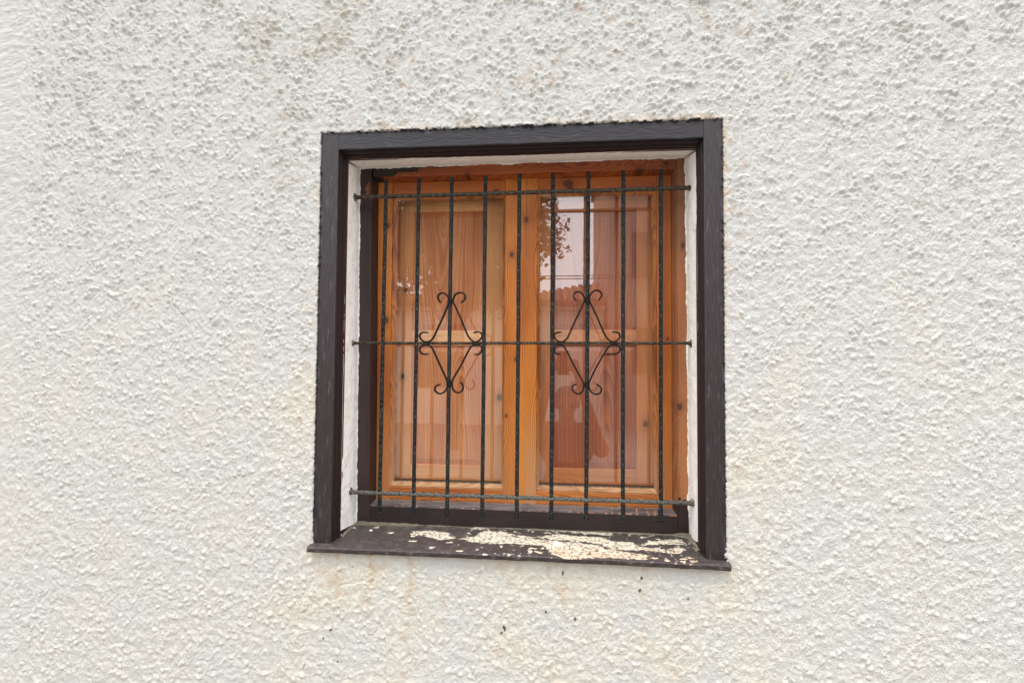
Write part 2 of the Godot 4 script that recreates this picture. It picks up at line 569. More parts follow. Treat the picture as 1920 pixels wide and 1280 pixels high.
# ------------------------------------------------------------------ the dark outer frame and the sill
func build_surround() -> void:
	var t := thing("window_surround", "dark brown painted timber frame set flush in the white wall round the window", "window frame", Vector3(0.525, -0.03, 0))
	var lo := -0.034
	put("jamb", board(true, rect(-0.075, 0.0, 0.0, -0.05, 0.002), lo, 1.19), M.paint_up, t)
	put("jamb", board(true, rect(1.05, 1.125, 0.0, -0.05, 0.002), lo, 1.19), M.paint_up, t)
	put("head", board(false, rect(1.1165, 1.19, -0.0012, -0.05, 0.002), 0.0004, 1.0496), M.paint_across, t)
	# stepped rebate inside the frame, mitred at the corners
	var d := [0.0, 0.0035, 0.0035, 0.0065, 0.0065, 0.0]
	var z := [-0.018, -0.018, -0.034, -0.034, -0.051, -0.051]
	var pl := []
	var pr := []
	var pt := []
	for k in 6:
		pl.append(Vector2(d[k], z[k]))
		pr.append(Vector2(1.05 - d[k], z[k]))
		pt.append(Vector2(1.1165 - d[k] * 1.35, z[k]))
	lean = false
	put("rebate_lining", board(true, pl, lo, 1.1165), M.lining, t)
	put("rebate_lining", board(true, pr, lo, 1.1165), M.lining, t)
	put("rebate_lining", board(false, pt, 0.0066, 1.0434), M.lining, t)
	# unpainted reddish strip against the plaster
	put("bare_strip", board(true, rect(0.0045, 0.0082, -0.0505, -0.058, 0.0008), lo, 1.108), M.bare_red, t)
	put("bare_strip", board(false, rect(1.1045, 1.1085, -0.0505, -0.058, 0.0008), 0.0083, 1.0417), M.bare_red, t)
	put("bare_strip", board(true, rect(1.0418, 1.0455, -0.0505, -0.058, 0.0008), lo, 1.108), M.lining, t)
	# pintle of a lost outer shutter on the left jamb
	var st := begin()
	rod(st, [Vector3(-0.0028, 0.146, 0.002), Vector3(-0.0028, 0.181, 0.002), Vector3(-0.0028, 0.1812, 0.002), Vector3(-0.0028, 0.1836, 0.002)], [0.0042, 0.0042, 0.0056, 0.0056])
	rod(st, [Vector3(-0.0028, 0.1836, 0.002), Vector3(-0.0028, 0.203, 0.002), Vector3(-0.0028, 0.2045, 0.002)], [0.0030, 0.0030, 0.0018])
	put("hinge_pintle", st.commit(), M.paint_up, t)

func sill_top_texture() -> ImageTexture:
	var W := 1480
	var H := 256
	var polys := [
		[.207, -.109, .271, -.12, .327, -.106, .327, -.09, .356, -.071, .306, -.052, .285, -.064, .241, -.084, .223, -.062],
		[.421, -.13, .491, -.129, .514, -.116, .521, -.048, .464, -.039, .404, -.047, .366, -.065, .406, -.091],
		[.375, -.142, .4, -.16, .432, -.162, .422, -.14],
		[.509, -.163, .546, -.166, .663, -.17, .739, -.165, .813, -.157, .814, -.134, .776, -.138, .705, -.146, .602, -.154],
		[.511, -.112, .546, -.09, .584, -.093, .613, -.111, .648, -.129, .693, -.119, .781, -.12, .808, -.094, .865, -.092, .884, -.066, .943, -.055, .991, -.037, .976, -.029, .885, -.04, .802, -.035, .769, -.069, .735, -.079, .704, -.091, .663, -.083],
		[.505, -.094, .584, -.086, .663, -.076, .721, -.071, .763, -.061, .789, -.037, .829, -.028, .869, -.019, .897, -.009, .887, .02, .838, .015, .731, .026, .677, .031, .636, .017, .613, -.04, .521, -.048],
		[.914, -.1, .972, -.124, 1.013, -.128, 1.014, -.093, .948, -.086, .885, -.073],
		[.985, -.076, 1.01, -.062, .991, -.037, .959, -.054]]
	var spots := [.081, -.103, .148, -.09, .231, -.037, .342, -.037, .298, .002, .381, .019, .092, -.13, .02, -.118, .602, .007, .91, .008, .942, .02, .99, .004, .985, .022, 1.007, -.004, 1.013, .013, .582, -.02, .93, -.06, .90, -.13, .70, -.148, .62, -.135]
	var shapes := []
	for p in polys:
		var v := PackedVector2Array()
		for k in p.size() / 2: v.append(Vector2(p[k * 2], p[k * 2 + 1]))
		shapes.append(v)
	var n1 := noise(201, 60.0, 4)
	var n2 := noise(202, 240.0, 2)
	var n3 := noise(203, 14.0, 3)
	var n4 := noise(204, 30.0, 3)
	var im := Image.create(W, H, false, Image.FORMAT_RGB8)
	for j in H:
		var z := -0.172 + 0.204 * (j + 0.5) / H
		for i in W:
			var x := -0.07 + 1.19 * (i + 0.5) / W
			var a := n1.get_noise_2d(x, z * 1.5)
			var b := n2.get_noise_2d(x, z)
			var c3 := n3.get_noise_2d(x, z)
			var c4 := n4.get_noise_2d(x, z)
			var wx := x + 0.014 * n1.get_noise_2d(x + 5.0, z * 1.7) + 0.002 * b
			var wz := z + 0.008 * a + 0.002 * b
			var bare := false
			if wx > 0.19 and wx < 1.03:
				for s in shapes:
					if Geometry2D.is_point_in_polygon(Vector2(wx, wz), s):
						bare = true
						break
			if bare and a + 0.55 * b > 0.24: bare = false
			if not bare and x > 0.36 and x < 1.03 and c4 + 0.7 * a > 0.50 + absf(x - 0.72) * 0.25: bare = true
			for k in spots.size() / 2:
				var dd := Vector2((x - spots[k * 2]) / 0.011, (z - spots[k * 2 + 1]) / 0.0065).length() + 1.1 * a
				if dd < 0.75: bare = true
			var col := Color(0.27, 0.235, 0.235)
			if bare:
				# the layers under the paint: cream, and a peach one nearer the front edge
				col = Color(0.93, 0.90, 0.82).lerp(Color(0.93, 0.83, 0.72), clampf((z + 0.055) * 16.0 + c3 * 1.3, 0.0, 1.0) * clampf((x - 0.55) * 9.0, 0.0, 1.0) * 0.9 + 0.1)
				col = col.darkened(clampf(0.10 * absf(b) + 0.1 * c3, 0.0, 0.3))
			else:
				# worn brown paint, dusty grey towards the back
				col = col.lerp(Color(0.29, 0.285, 0.27), clampf((-z - 0.05) * 7.0 + 1.2 * c3, 0.0, 1.0))
				col = col.lerp(Color(0.40, 0.385, 0.36), clampf(c4 * 1.4 + b * 0.6 - 0.1, 0.0, 0.55))
				if z < -0.125 and x < 0.45: col = col.lerp(Color(0.50, 0.46, 0.38), clampf(0.5 + 1.6 * a + c3, 0.0, 0.9) * clampf((-z - 0.125) * 50.0, 0.0, 1.0))
				if a * 0.6 + b > 0.62: col = Color(0.55, 0.52, 0.48)
			im.set_pixel(i, j, col)
	return ImageTexture.create_from_image(im)

func sill_y(z: float) -> float:
	return -0.0195 - 0.0718 * (z + 0.165)

func build_sill() -> void:
	var t := thing("window_sill", "sloping dark brown sill with paint peeled to cream, under the barred window", "window sill", Vector3(0.525, -0.05, -0.06))
	var nz := noise(210, 1.0, 3)
	var N := 300
	var prof := []
	for k in 15:
		var z := lerpf(-0.172, 0.0265, k / 14.0)
		prof.append(Vector2(z, sill_y(z)))
	prof.append_array([Vector2(0.0287, -0.0344), Vector2(0.0300, -0.0365)])
	var face := [Vector2(0.0300, -0.0365), Vector2(0.0302, -0.0415), Vector2(0.0300, -0.0465), Vector2(0.0285, -0.0478), Vector2(0.0, -0.0485), Vector2(-0.02, -0.0485)]
	for part in 2:
		var pr: Array = prof if part == 0 else face
		var rows := []
		for i in N + 1:
			var x := lerpf(-0.056, 1.105, float(i) / N)
			var row := []
			for q in pr:
				var wob := 0.0010 * nz.get_noise_2d(x * 9.0, q.x * 20.0) + 0.0005 * nz.get_noise_2d(x * 60.0, q.x * 60.0)
				var edge := 0.0015 * nz.get_noise_2d(x * 16.0, 77.0) + 0.0008 * nz.get_noise_2d(x * 80.0, 99.0)
				row.append(Vector3(x, q.y + wob + 0.0018 * (x - 0.5) * (x - 0.5) * -4.0, q.x + (edge if q.x > 0.02 else 0.0)))
			rows.append(row)
		var st := begin()
		st.set_smooth_group(0)
		for i in N:
			for k in pr.size() - 1:
				var p := [rows[i][k], rows[i + 1][k], rows[i + 1][k + 1], rows[i][k + 1]]
				for j in ([0, 1, 2, 0, 2, 3]):
					var v: Vector3 = p[j]
					st.set_uv(Vector2((v.x + 0.07) / 1.19, clampf((v.z + 0.172) / 0.204, 0.001, 0.999)))
					st.add_vertex(v - org)
		st.generate_normals()
		var m: StandardMaterial3D
		if part == 0:
			m = mat(Color.WHITE, 0.62)
			m.albedo_texture = sill_top_texture()
			m.texture_repeat = false
			bump(m, m.albedo_texture, 0.13)
			m.heightmap_flip_texture = true      # the paint stands proud of what it has peeled from
		else:
			m = triplanar(mat(Color.WHITE, 0.55), 0.3)
			m.albedo_texture = noise_tex(212, 0.02, 4, {0.0: Color(0.16, 0.12, 0.115), 0.6: Color(0.22, 0.18, 0.17), 0.8: Color(0.34, 0.29, 0.26), 1.0: Color(0.52, 0.46, 0.40)})
		put("sill_top" if part == 0 else "sill_nosing", st.commit(), m, t)
	var st: SurfaceTool
	for x in [-0.056, 1.105]:
		st = begin()
		var n := Vector3(signf(x - 0.5), 0, 0)
		quad(st, [Vector3(x, -0.021, -0.172), Vector3(x, -0.035, 0.028), Vector3(x, -0.0475, 0.028), Vector3(x, -0.0475, -0.172)], [Vector2.ZERO, Vector2.ZERO, Vector2.ZERO, Vector2.ZERO], n)
		put("sill_end", st.commit(), M.coat, t)
	# crumbling mortar where the sill meets window and reveals
	st = begin()
	st.set_smooth_group(0)
	var nm := noise(215, 1.0, 3)
	for run in 3:
		var rows := []
		for i in 161:
			var s := i / 160.0
			var grow := clampf(0.55 + 1.1 * nm.get_noise_2d(s * 11.0, run * 30.0) + 0.5 * nm.get_noise_2d(s * 60.0, run * 30.0), 0.02, 1.5)
			if run == 0:
				var x := lerpf(0.01, 1.044, s)
				grow *= 0.45 + 0.9 * smoothstep(0.35, 0.0, s) * 0.8 + 1.6 * smoothstep(0.94, 1.0, s)
				rows.append([Vector3(x, sill_y(-0.158) + 0.005 * grow, -0.1575), Vector3(x, sill_y(-0.152) + 0.0028 * grow, -0.157 + 0.007 * grow), Vector3(x, sill_y(-0.145) - 0.001, -0.157 + 0.017 * grow)])
			else:
				var z := lerpf(-0.158, -0.045, s)
				var x := 0.0125 if run == 1 else 1.0425
				var w := 1.0 if run == 1 else -1.0
				grow *= 0.5 if run == 1 else 1.25 - 0.5 * s
				rows.append([Vector3(x - w * 0.004, sill_y(z) + 0.009 * grow, z), Vector3(x + w * 0.006 * grow, sill_y(z) + 0.004 * grow, z), Vector3(x + w * 0.017 * grow, sill_y(z) - 0.001, z)])
		for i in 160:
			for k in 2:
				var p := [rows[i][k], rows[i + 1][k], rows[i + 1][k + 1], rows[i][k + 1]]
				var order := [0, 1, 2, 0, 2, 3]
				if (p[1] - p[0]).cross(p[2] - p[0]).dot(Vector3(0, 1, 0.3)) > 0.0: order = [0, 2, 1, 0, 3, 2]
				for j in order: st.set_uv(Vector2.ZERO); st.add_vertex(p[j] - org)
	st.generate_normals()
	var mm := triplanar(mat(Color.WHITE, 0.95), 0.07)
	mm.albedo_texture = noise_tex(216, 0.03, 4, {0.0: Color(0.22, 0.20, 0.18), 0.42: Color(0.40, 0.38, 0.33), 0.6: Color(0.55, 0.51, 0.44), 1.0: Color(0.85, 0.82, 0.76)})
	put("mortar_fillet", st.commit(), bump(mm, noise_tex(217, 0.04, 3), 0.2), t)
	# a loose flake and crumbs of white paint lying on the sill
	var spots := [[0.648, -0.056, 0.0085, "bright white paint flake lying alone near the middle of the peeled sill"], [0.577, 0.004, 0.0055, "white paint crumb near the front edge of the sill, left of the big flake"], [0.083, -0.100, 0.0045, "small white crumb on the dark left end of the sill"]]
	for q in spots:
		var at := Vector3(q[0], sill_y(q[1]), q[1])
		org = at
		var o := flake(q[2], int(q[0] * 1000.0))
		tag(o, q[3], "paint flake", "")
		o.position = at + Vector3(0, BASE, 0)

func flake(r: float, sd: int) -> MeshInstance3D:
	var st := begin()
	st.set_smooth_group(0)
	var nz := noise(sd, 1.0, 2)
	var K := 14
	var rings := []
	for j in 5:
		var f: float = [0.0, 0.55, 0.9, 1.0, 0.95][j]
		var h: float = [0.62, 0.58, 0.42, 0.18, -0.05][j]
		var ring := []
		for k in K:
			var a := TAU * k / K
			var w := 1.0 + 0.55 * nz.get_noise_2d(cos(a) * 1.5, sin(a) * 1.5)
			ring.append(Vector3(cos(a) * f * r * w, r * h * (1.0 + 0.5 * nz.get_noise_2d(a, j * 3.0 + 20.0)), sin(a) * f * r * w * 1.15))
		rings.append(ring)
	for j in 4:
		for k in K:
			var k2 := (k + 1) % K
			for v in [rings[j][k], rings[j + 1][k2], rings[j + 1][k], rings[j][k], rings[j][k2], rings[j + 1][k2]]:
				st.set_uv(Vector2.ZERO); st.add_vertex(v)
	st.generate_normals()
	return put("paint_flake", st.commit(), mat(Color(0.92, 0.91, 0.89), 0.8), self)

# ------------------------------------------------------------------ the window
func build_window() -> void:
	var t := thing("casement_window", "two-leaf varnished pine casement window with a half-painted frame behind the bars", "window", Vector3(0.527, -0.02, -0.2))
	var edge := noise(401, 40.0, 3)
	# frame: left stile all painted dark, right stile and head mostly bare
	lean = true
	var zf := -0.158
	var stile_l := [Vector2(-0.02, -0.25), Vector2(-0.02, zf), Vector2(0.0470, zf), Vector2(0.0485, zf - 0.0014), Vector2(0.0555, -0.2005), Vector2(0.0555, -0.25)]
	var m := wood(0.0755, 1.16, 41, Color(0.62, 0.36, 0.17), Color(0.45, 0.22, 0.09), {"coat": Color(0.185, 0.135, 0.13), "paint": func(a, l):
		var dd := Vector2((a - 0.057) / 0.008, (l - 1.077) / 0.026).length() + 0.9 * edge.get_noise_2d(a * 3.0, l * 2.0)
		var d2 := Vector2((a - 0.045) / 0.012, (l - 1.055) / 0.006).length() + 0.9 * edge.get_noise_2d(a * 3.0, l * 2.0)
		return 0.12 if dd < 0.85 else (0.35 if d2 < 0.7 else 0.97)}, 0.45)
	put("frame_stile", board(true, stile_l, -0.03, 1.13), m, t).set_meta("label", "dark painted left stile of the frame with a bare chip")
	lean = false
	var stile_r := [Vector2(1.06, -0.25), Vector2(1.06, zf), Vector2(1.0105, zf), Vector2(1.0095, zf - 0.003), Vector2(1.0085, zf), Vector2(1.0065, zf - 0.0012), Vector2(1.0018, -0.2005), Vector2(1.0018, -0.25)]
	m = wood(0.0582, 1.16, 43, Color(0.66, 0.425, 0.26), Color(0.52, 0.30, 0.165), {"rings": 300.0, "pith": 0.05, "slope": 0.03, "contrast": 0.6, "knots": [[0.026, 0.881, 0.006], [0.014, 0.391, 0.0085]], "coat": Color(0.16, 0.105, 0.10), "paint": func(a, l):
		var w: float = edge.get_noise_2d(a * 2.0, l * 2.0)
		var low: float = 0.97 if l < 0.098 + 0.012 * w + (0.018 if a > 0.008 else 0.0) else 0.0
		return maxf(low, clampf((l - 0.75) * 1.2, 0.0, 0.25) + clampf(w * 0.2, 0.0, 0.1))}, 0.6)
	put("frame_stile", board(true, stile_r, -0.03, 1.13), m, t).set_meta("label", "brown stained right stile of the frame with swirling knots")
	var head := [Vector2(1.14, -0.25), Vector2(1.14, zf), Vector2(1.0905, zf), Vector2(1.0888, zf - 0.0012), Vector2(1.0850, -0.2005), Vector2(1.0850, -0.25)]
	m = wood(0.055, 0.958, 47, Color(0.66, 0.35, 0.15), Color(0.48, 0.21, 0.08), {"rings": 300.0, "knots": [[0.003, 0.308, 0.005], [0.021, 0.929, 0.006], [0.002, 0.850, 0.008]], "coat": Color(0.12, 0.085, 0.08), "paint": func(a, l):
		var w: float = edge.get_noise_2d(a * 2.0, l * 2.0)
		var lim := 0.150 + 0.06 * w if a > 0.016 else (0.075 + 0.04 * w)
		if l > lim and l < 0.24 and a > 0.030 + 0.01 * w: return 0.9
		return 0.97 if l < lim and (a > 0.004 or l < 0.03) else clampf((l - 0.8) * 2.2 + w * 0.5, 0.0, 0.28)}, 0.5)
	put("frame_head", board(false, head, 0.0490, 1.0070), m, t)
	# bottom rail with its sloping, worn weathering
	var rail := [Vector2(-0.03, -0.25), Vector2(-0.03, zf - 0.0008), Vector2(0.0335, zf - 0.0008), Vector2(0.0352, zf - 0.0022), Vector2(0.0458, -0.2), Vector2(0.0458, -0.25)]
	m = wood(0.0758, 0.957, 49, Color(0.74, 0.55, 0.40), Color(0.58, 0.38, 0.24), {"coat": Color(0.155, 0.115, 0.115), "paint": func(a, l):
		var w: float = edge.get_noise_2d(a * 1.5, l * 1.2)
		if a > 0.0742 + 0.0015 * w: return 0.15
		if a > 0.0625 and a < 0.0660 and w > 0.40 - l * 0.34: return 0.2
		if a > 0.0645 and w > 0.55 - (0.30 if l > 0.82 else 0.0): return 0.2
		return 0.97, "dusty": 0.0648}, 0.4)
	put("frame_bottom_rail", board(false, rail, 0.0530, 1.0085), m, t)
	# the two leaves
	var light := Color(0.775, 0.47, 0.175)
	var dark := Color(0.54, 0.255, 0.075)
	for leaf in 2:
		var x0: float = [0.0558, 0.5245][leaf]
		var x3: float = [0.5228, 1.0014][leaf]
		var x1: float = [0.1020, 0.5810][leaf]        # inner edges of the stiles
		var x2: float = [0.4765, 0.9560][leaf]
		var g0: float = [0.1150, 0.5895][leaf]        # edges of the glass
		var g1: float = [0.4690, 0.9480][leaf]
		var yb := 0.0462
		var yt := 1.0846
		var r0 := 0.0865
		var r1 := 1.0360
		var b0 := 0.1045
		var b1 := 1.0278
		var zs: float = [-0.2, -0.1985][leaf]
		var zk := -0.245
		# the leaf's inner rebate, which carries its other pieces
		var back := begin()
		for q in [[x0 + 0.006, yb + 0.006, x1 - 0.004, yt - 0.006], [x2 + 0.004, yb + 0.006, x3 - 0.006, yt - 0.006], [x1 - 0.0038, yb + 0.006, x2 + 0.0038, r0 - 0.004], [x1 - 0.0038, r1 + 0.004, x2 + 0.0038, yt - 0.006]]:
			box(back, Vector3(q[0], q[1], -0.2515), Vector3(q[2], q[3], -0.2455))
		var sash := put("sash", back.commit(), M.bare_red, t)
		var sd := 60 + leaf * 20
		var kn: Array = [[[0.031, 0.893, 0.007], [0.029, 0.580, 0.009]], [[0.020, 0.904, 0.008]]][leaf]
		var kn2: Array = [[[0.022, 0.792, 0.007], [0.037, 0.455, 0.005], [0.008, 0.275, 0.004]], [[0.032, 0.52, 0.004]]][leaf]
		lean = leaf == 0
		put("stile", board(true, rect(x0, x1, zs, zk), yb, yt), wood(x1 - x0, yt - yb, sd + 1, light, dark, {"knots": kn, "contrast": 0.95, "rings": 300.0, "pith": 0.07, "slope": 0.03, "bleach": 0.4 if leaf == 0 else 1.6, "crack": [] if leaf == 0 else [0.021, 0.78, 1.04]}), sash)
		lean = false
		put("stile", board(true, rect(x2, x3, zs, zk), yb, yt), wood(x3 - x2, yt - yb, sd + 2, light, dark, {"knots": kn2, "contrast": 0.95, "rings": 330.0, "pith": -0.02, "depth": 0.04, "slope": -0.02, "bleach": 0.35}), sash)
		put("rail", board(false, rect(yb, r0, zs - 0.0004, zk), x1 + 0.0003, x2 - 0.0003), wood(r0 - yb, x2 - x1, sd + 3, Color(0.76, 0.47, 0.21), Color(0.56, 0.28, 0.10), {"rings": 260.0, "contrast": 1.0}), sash)
		var kt: Array = [[[0.012, 0.345, 0.006]], [[0.028, 0.098, 0.013], [0.013, 0.105, 0.008]]][leaf]
		put("rail", board(false, rect(r1, yt, zs - 0.0004, zk), x1 + 0.0003, x2 - 0.0003), wood(yt - r1, x2 - x1, sd + 4, Color(0.72, 0.395, 0.135), Color(0.49, 0.21, 0.06), {"rings": 340.0, "knots": kt, "pith": -0.04, "contrast": 0.95}), sash)
		# glazing beads, moulded and mitred
		var zg := -0.2135
		var bm := wood(0.02, 0.95, sd + 5, Color(0.70, 0.43, 0.19), Color(0.47, 0.24, 0.09), {"bleach": 0.8})
		var low := wood(0.02, 0.36, sd + 6, Color(0.76, 0.59, 0.42), Color(0.58, 0.40, 0.25), {"contrast": 0.6, "coat": Color(0.20, 0.16, 0.12), "paint": func(a, l): return clampf((a - 0.0172) * 700.0 + 2.0 * edge.get_noise_2d(a * 3.0, l * 3.0 + leaf), 0.0, 0.85)}, 0.6)
		for q in 4:
			var up := q < 2
			var o0: float = [x1, x2, r0, r1][q]          # outer and inner edge of this bead
			var i0: float = [g0, g1, b0, b1][q]
			var w := i0 - o0
			var pb := [Vector2(o0, zk + 0.004), Vector2(o0, zs - 0.0035), Vector2(o0 + w * 0.16, zs - 0.0022), Vector2(o0 + w * 0.34, zs - 0.0034), Vector2(o0 + w * 0.40, zs - 0.0062), Vector2(o0 + w * 0.8, zs - 0.0100), Vector2(i0, zs - 0.0118), Vector2(i0, zk + 0.004)]
			var a0 := minf(o0, i0)
			var l0: float = r0 if up else x1
			var l1: float = r1 if up else x2
			var e0: float = (b0 - r0) if up else (g0 - x1)
			var e1: float = (b1 - r1) if up else (g1 - x2)
			# the ends run from the outer corner to the inner one
			var c0 := e0 / absf(w) * signf(w)
			var c1 := e1 / absf(w) * signf(w)
			var s0 := l0 if w > 0 else l0 + e0
			var s1 := l1 if w > 0 else l1 + e1
			put("glazing_bead", board(up, pb, s0, s1, c0, c1, null, [a0, a0 + absf(w), l0, l1]), low if q == 2 else bm, sash)
		var st := begin()
		box(st, Vector3(g0 - 0.004, b0 - 0.004, zg - 0.004), Vector3(g1 + 0.004, b1 + 0.004, zg))
		put("pane", st.commit(), M.glass, sash)

# ------------------------------------------------------------------ closed inner shutters
func build_shutters() -> void:
	for leaf in 2:
		var X: Array = [[0.058, 0.1565, 0.4050, 0.5235], [0.5245, 0.6330, 0.9012, 1.0010]][leaf]
		var Y: Array = [[0.05, 0.1490, 0.5450, 0.5965, 0.9985, 1.085], [0.05, 0.1490, 0.5490, 0.5990, 0.9910, 1.085]][leaf]
		var label: String = ["closed pale pine shutter with two raised panels behind the left pane", "closed reddish pine shutter with two raised panels behind the right pane"][leaf]
		var t := thing("inner_shutter", label, "shutter", Vector3((X[0] + X[3]) / 2, 0.05, -0.27))
		var zf := -0.256
		var zb := -0.284
		var li: Color = [Color(0.91, 0.65, 0.40), Color(0.84, 0.54, 0.30)][leaf]
		var da: Color = [Color(0.78, 0.48, 0.25), Color(0.70, 0.39, 0.19)][leaf]
		var pl: Color = [Color(0.86, 0.575, 0.35), Color(0.70, 0.40, 0.23)][leaf]
		var pd: Color = [Color(0.72, 0.395, 0.195), Color(0.52, 0.245, 0.125)][leaf]
		var sd := 120 + leaf * 30
		var k0: Array = [[[0.068, 0.391, 0.007], [0.074, 0.684, 0.007]], []][leaf]
		var k1: Array = [[[0.05, 0.325, 0.009]], [[0.027, 0.246, 0.0075]]][leaf]
		put("stile", board(true, rect(X[0], X[1], zf, zb), Y[0], Y[5]), wood(X[1] - X[0], Y[5] - Y[0], sd, li, da, {"knots": k0, "contrast": 0.6, "rings": 200.0, "pith": 0.0}), t)
		put("stile", board(true, rect(X[2], X[3], zf, zb), Y[0], Y[5]), wood(X[3] - X[2], Y[5] - Y[0], sd + 1, li, da, {"knots": k1, "contrast": 0.6, "rings": 200.0, "pith": 0.14}), t)
		for q in 3:
			var r := [[Y[0], Y[1]], [Y[2], Y[3]], [Y[4], Y[5]]][q] as Array
			var lt := li.lightened(0.06) if q == 1 else li
			put("rail", board(false, rect(r[0], r[1], zf, zb), X[1] + 0.0003, X[2] - 0.0003), wood(r[1] - r[0], X[2] - X[1], sd + 2 + q, lt, da, {"contrast": 0.5, "rings": 180.0}), t)
		for q in 2:
			var y0: float = [Y[1], Y[3]][q]
			var y1: float = [Y[2], Y[4]][q]
			var x0: float = X[1]
			var x1: float = X[2]
			var st := begin()
			var bv := 0.020
			var zo := zf - 0.0085
			var zi := zf - 0.0025
			var uv := func(p: Vector3) -> Vector2: return Vector2((p.x - x0) / (x1 - x0), (p.y - y0) / (y1 - y0))
			var O := [Vector3(x0, y0, zo), Vector3(x1, y0, zo), Vector3(x1, y1, zo), Vector3(x0, y1, zo)]
			var I := [Vector3(x0 + bv, y0 + bv, zi), Vector3(x1 - bv, y0 + bv, zi), Vector3(x1 - bv, y1 - bv, zi), Vector3(x0 + bv, y1 - bv, zi)]
			for e in 4:
				var f := (e + 1) % 4
				var p := [O[e], O[f], I[f], I[e]]
				var n: Vector3 = (p[1] - p[0]).cross(p[2] - p[0]).normalized()
				if n.z < 0: n = -n
				quad(st, p, p.map(uv), n)
			quad(st, I, I.map(uv), Vector3(0, 0, 1))
			box(st, Vector3(x0, y0, zb + 0.004), Vector3(x1, y1, zo - 0.003))
			put("panel", st.commit(), wood(x1 - x0, y1 - y0, sd + 6 + q, pl, pd, {"rings": 135.0, "pith": [0.17, 0.10][q], "depth": [0.02, 0.03][q], "slope": [0.11, -0.13][q], "contrast": 0.8}), t)

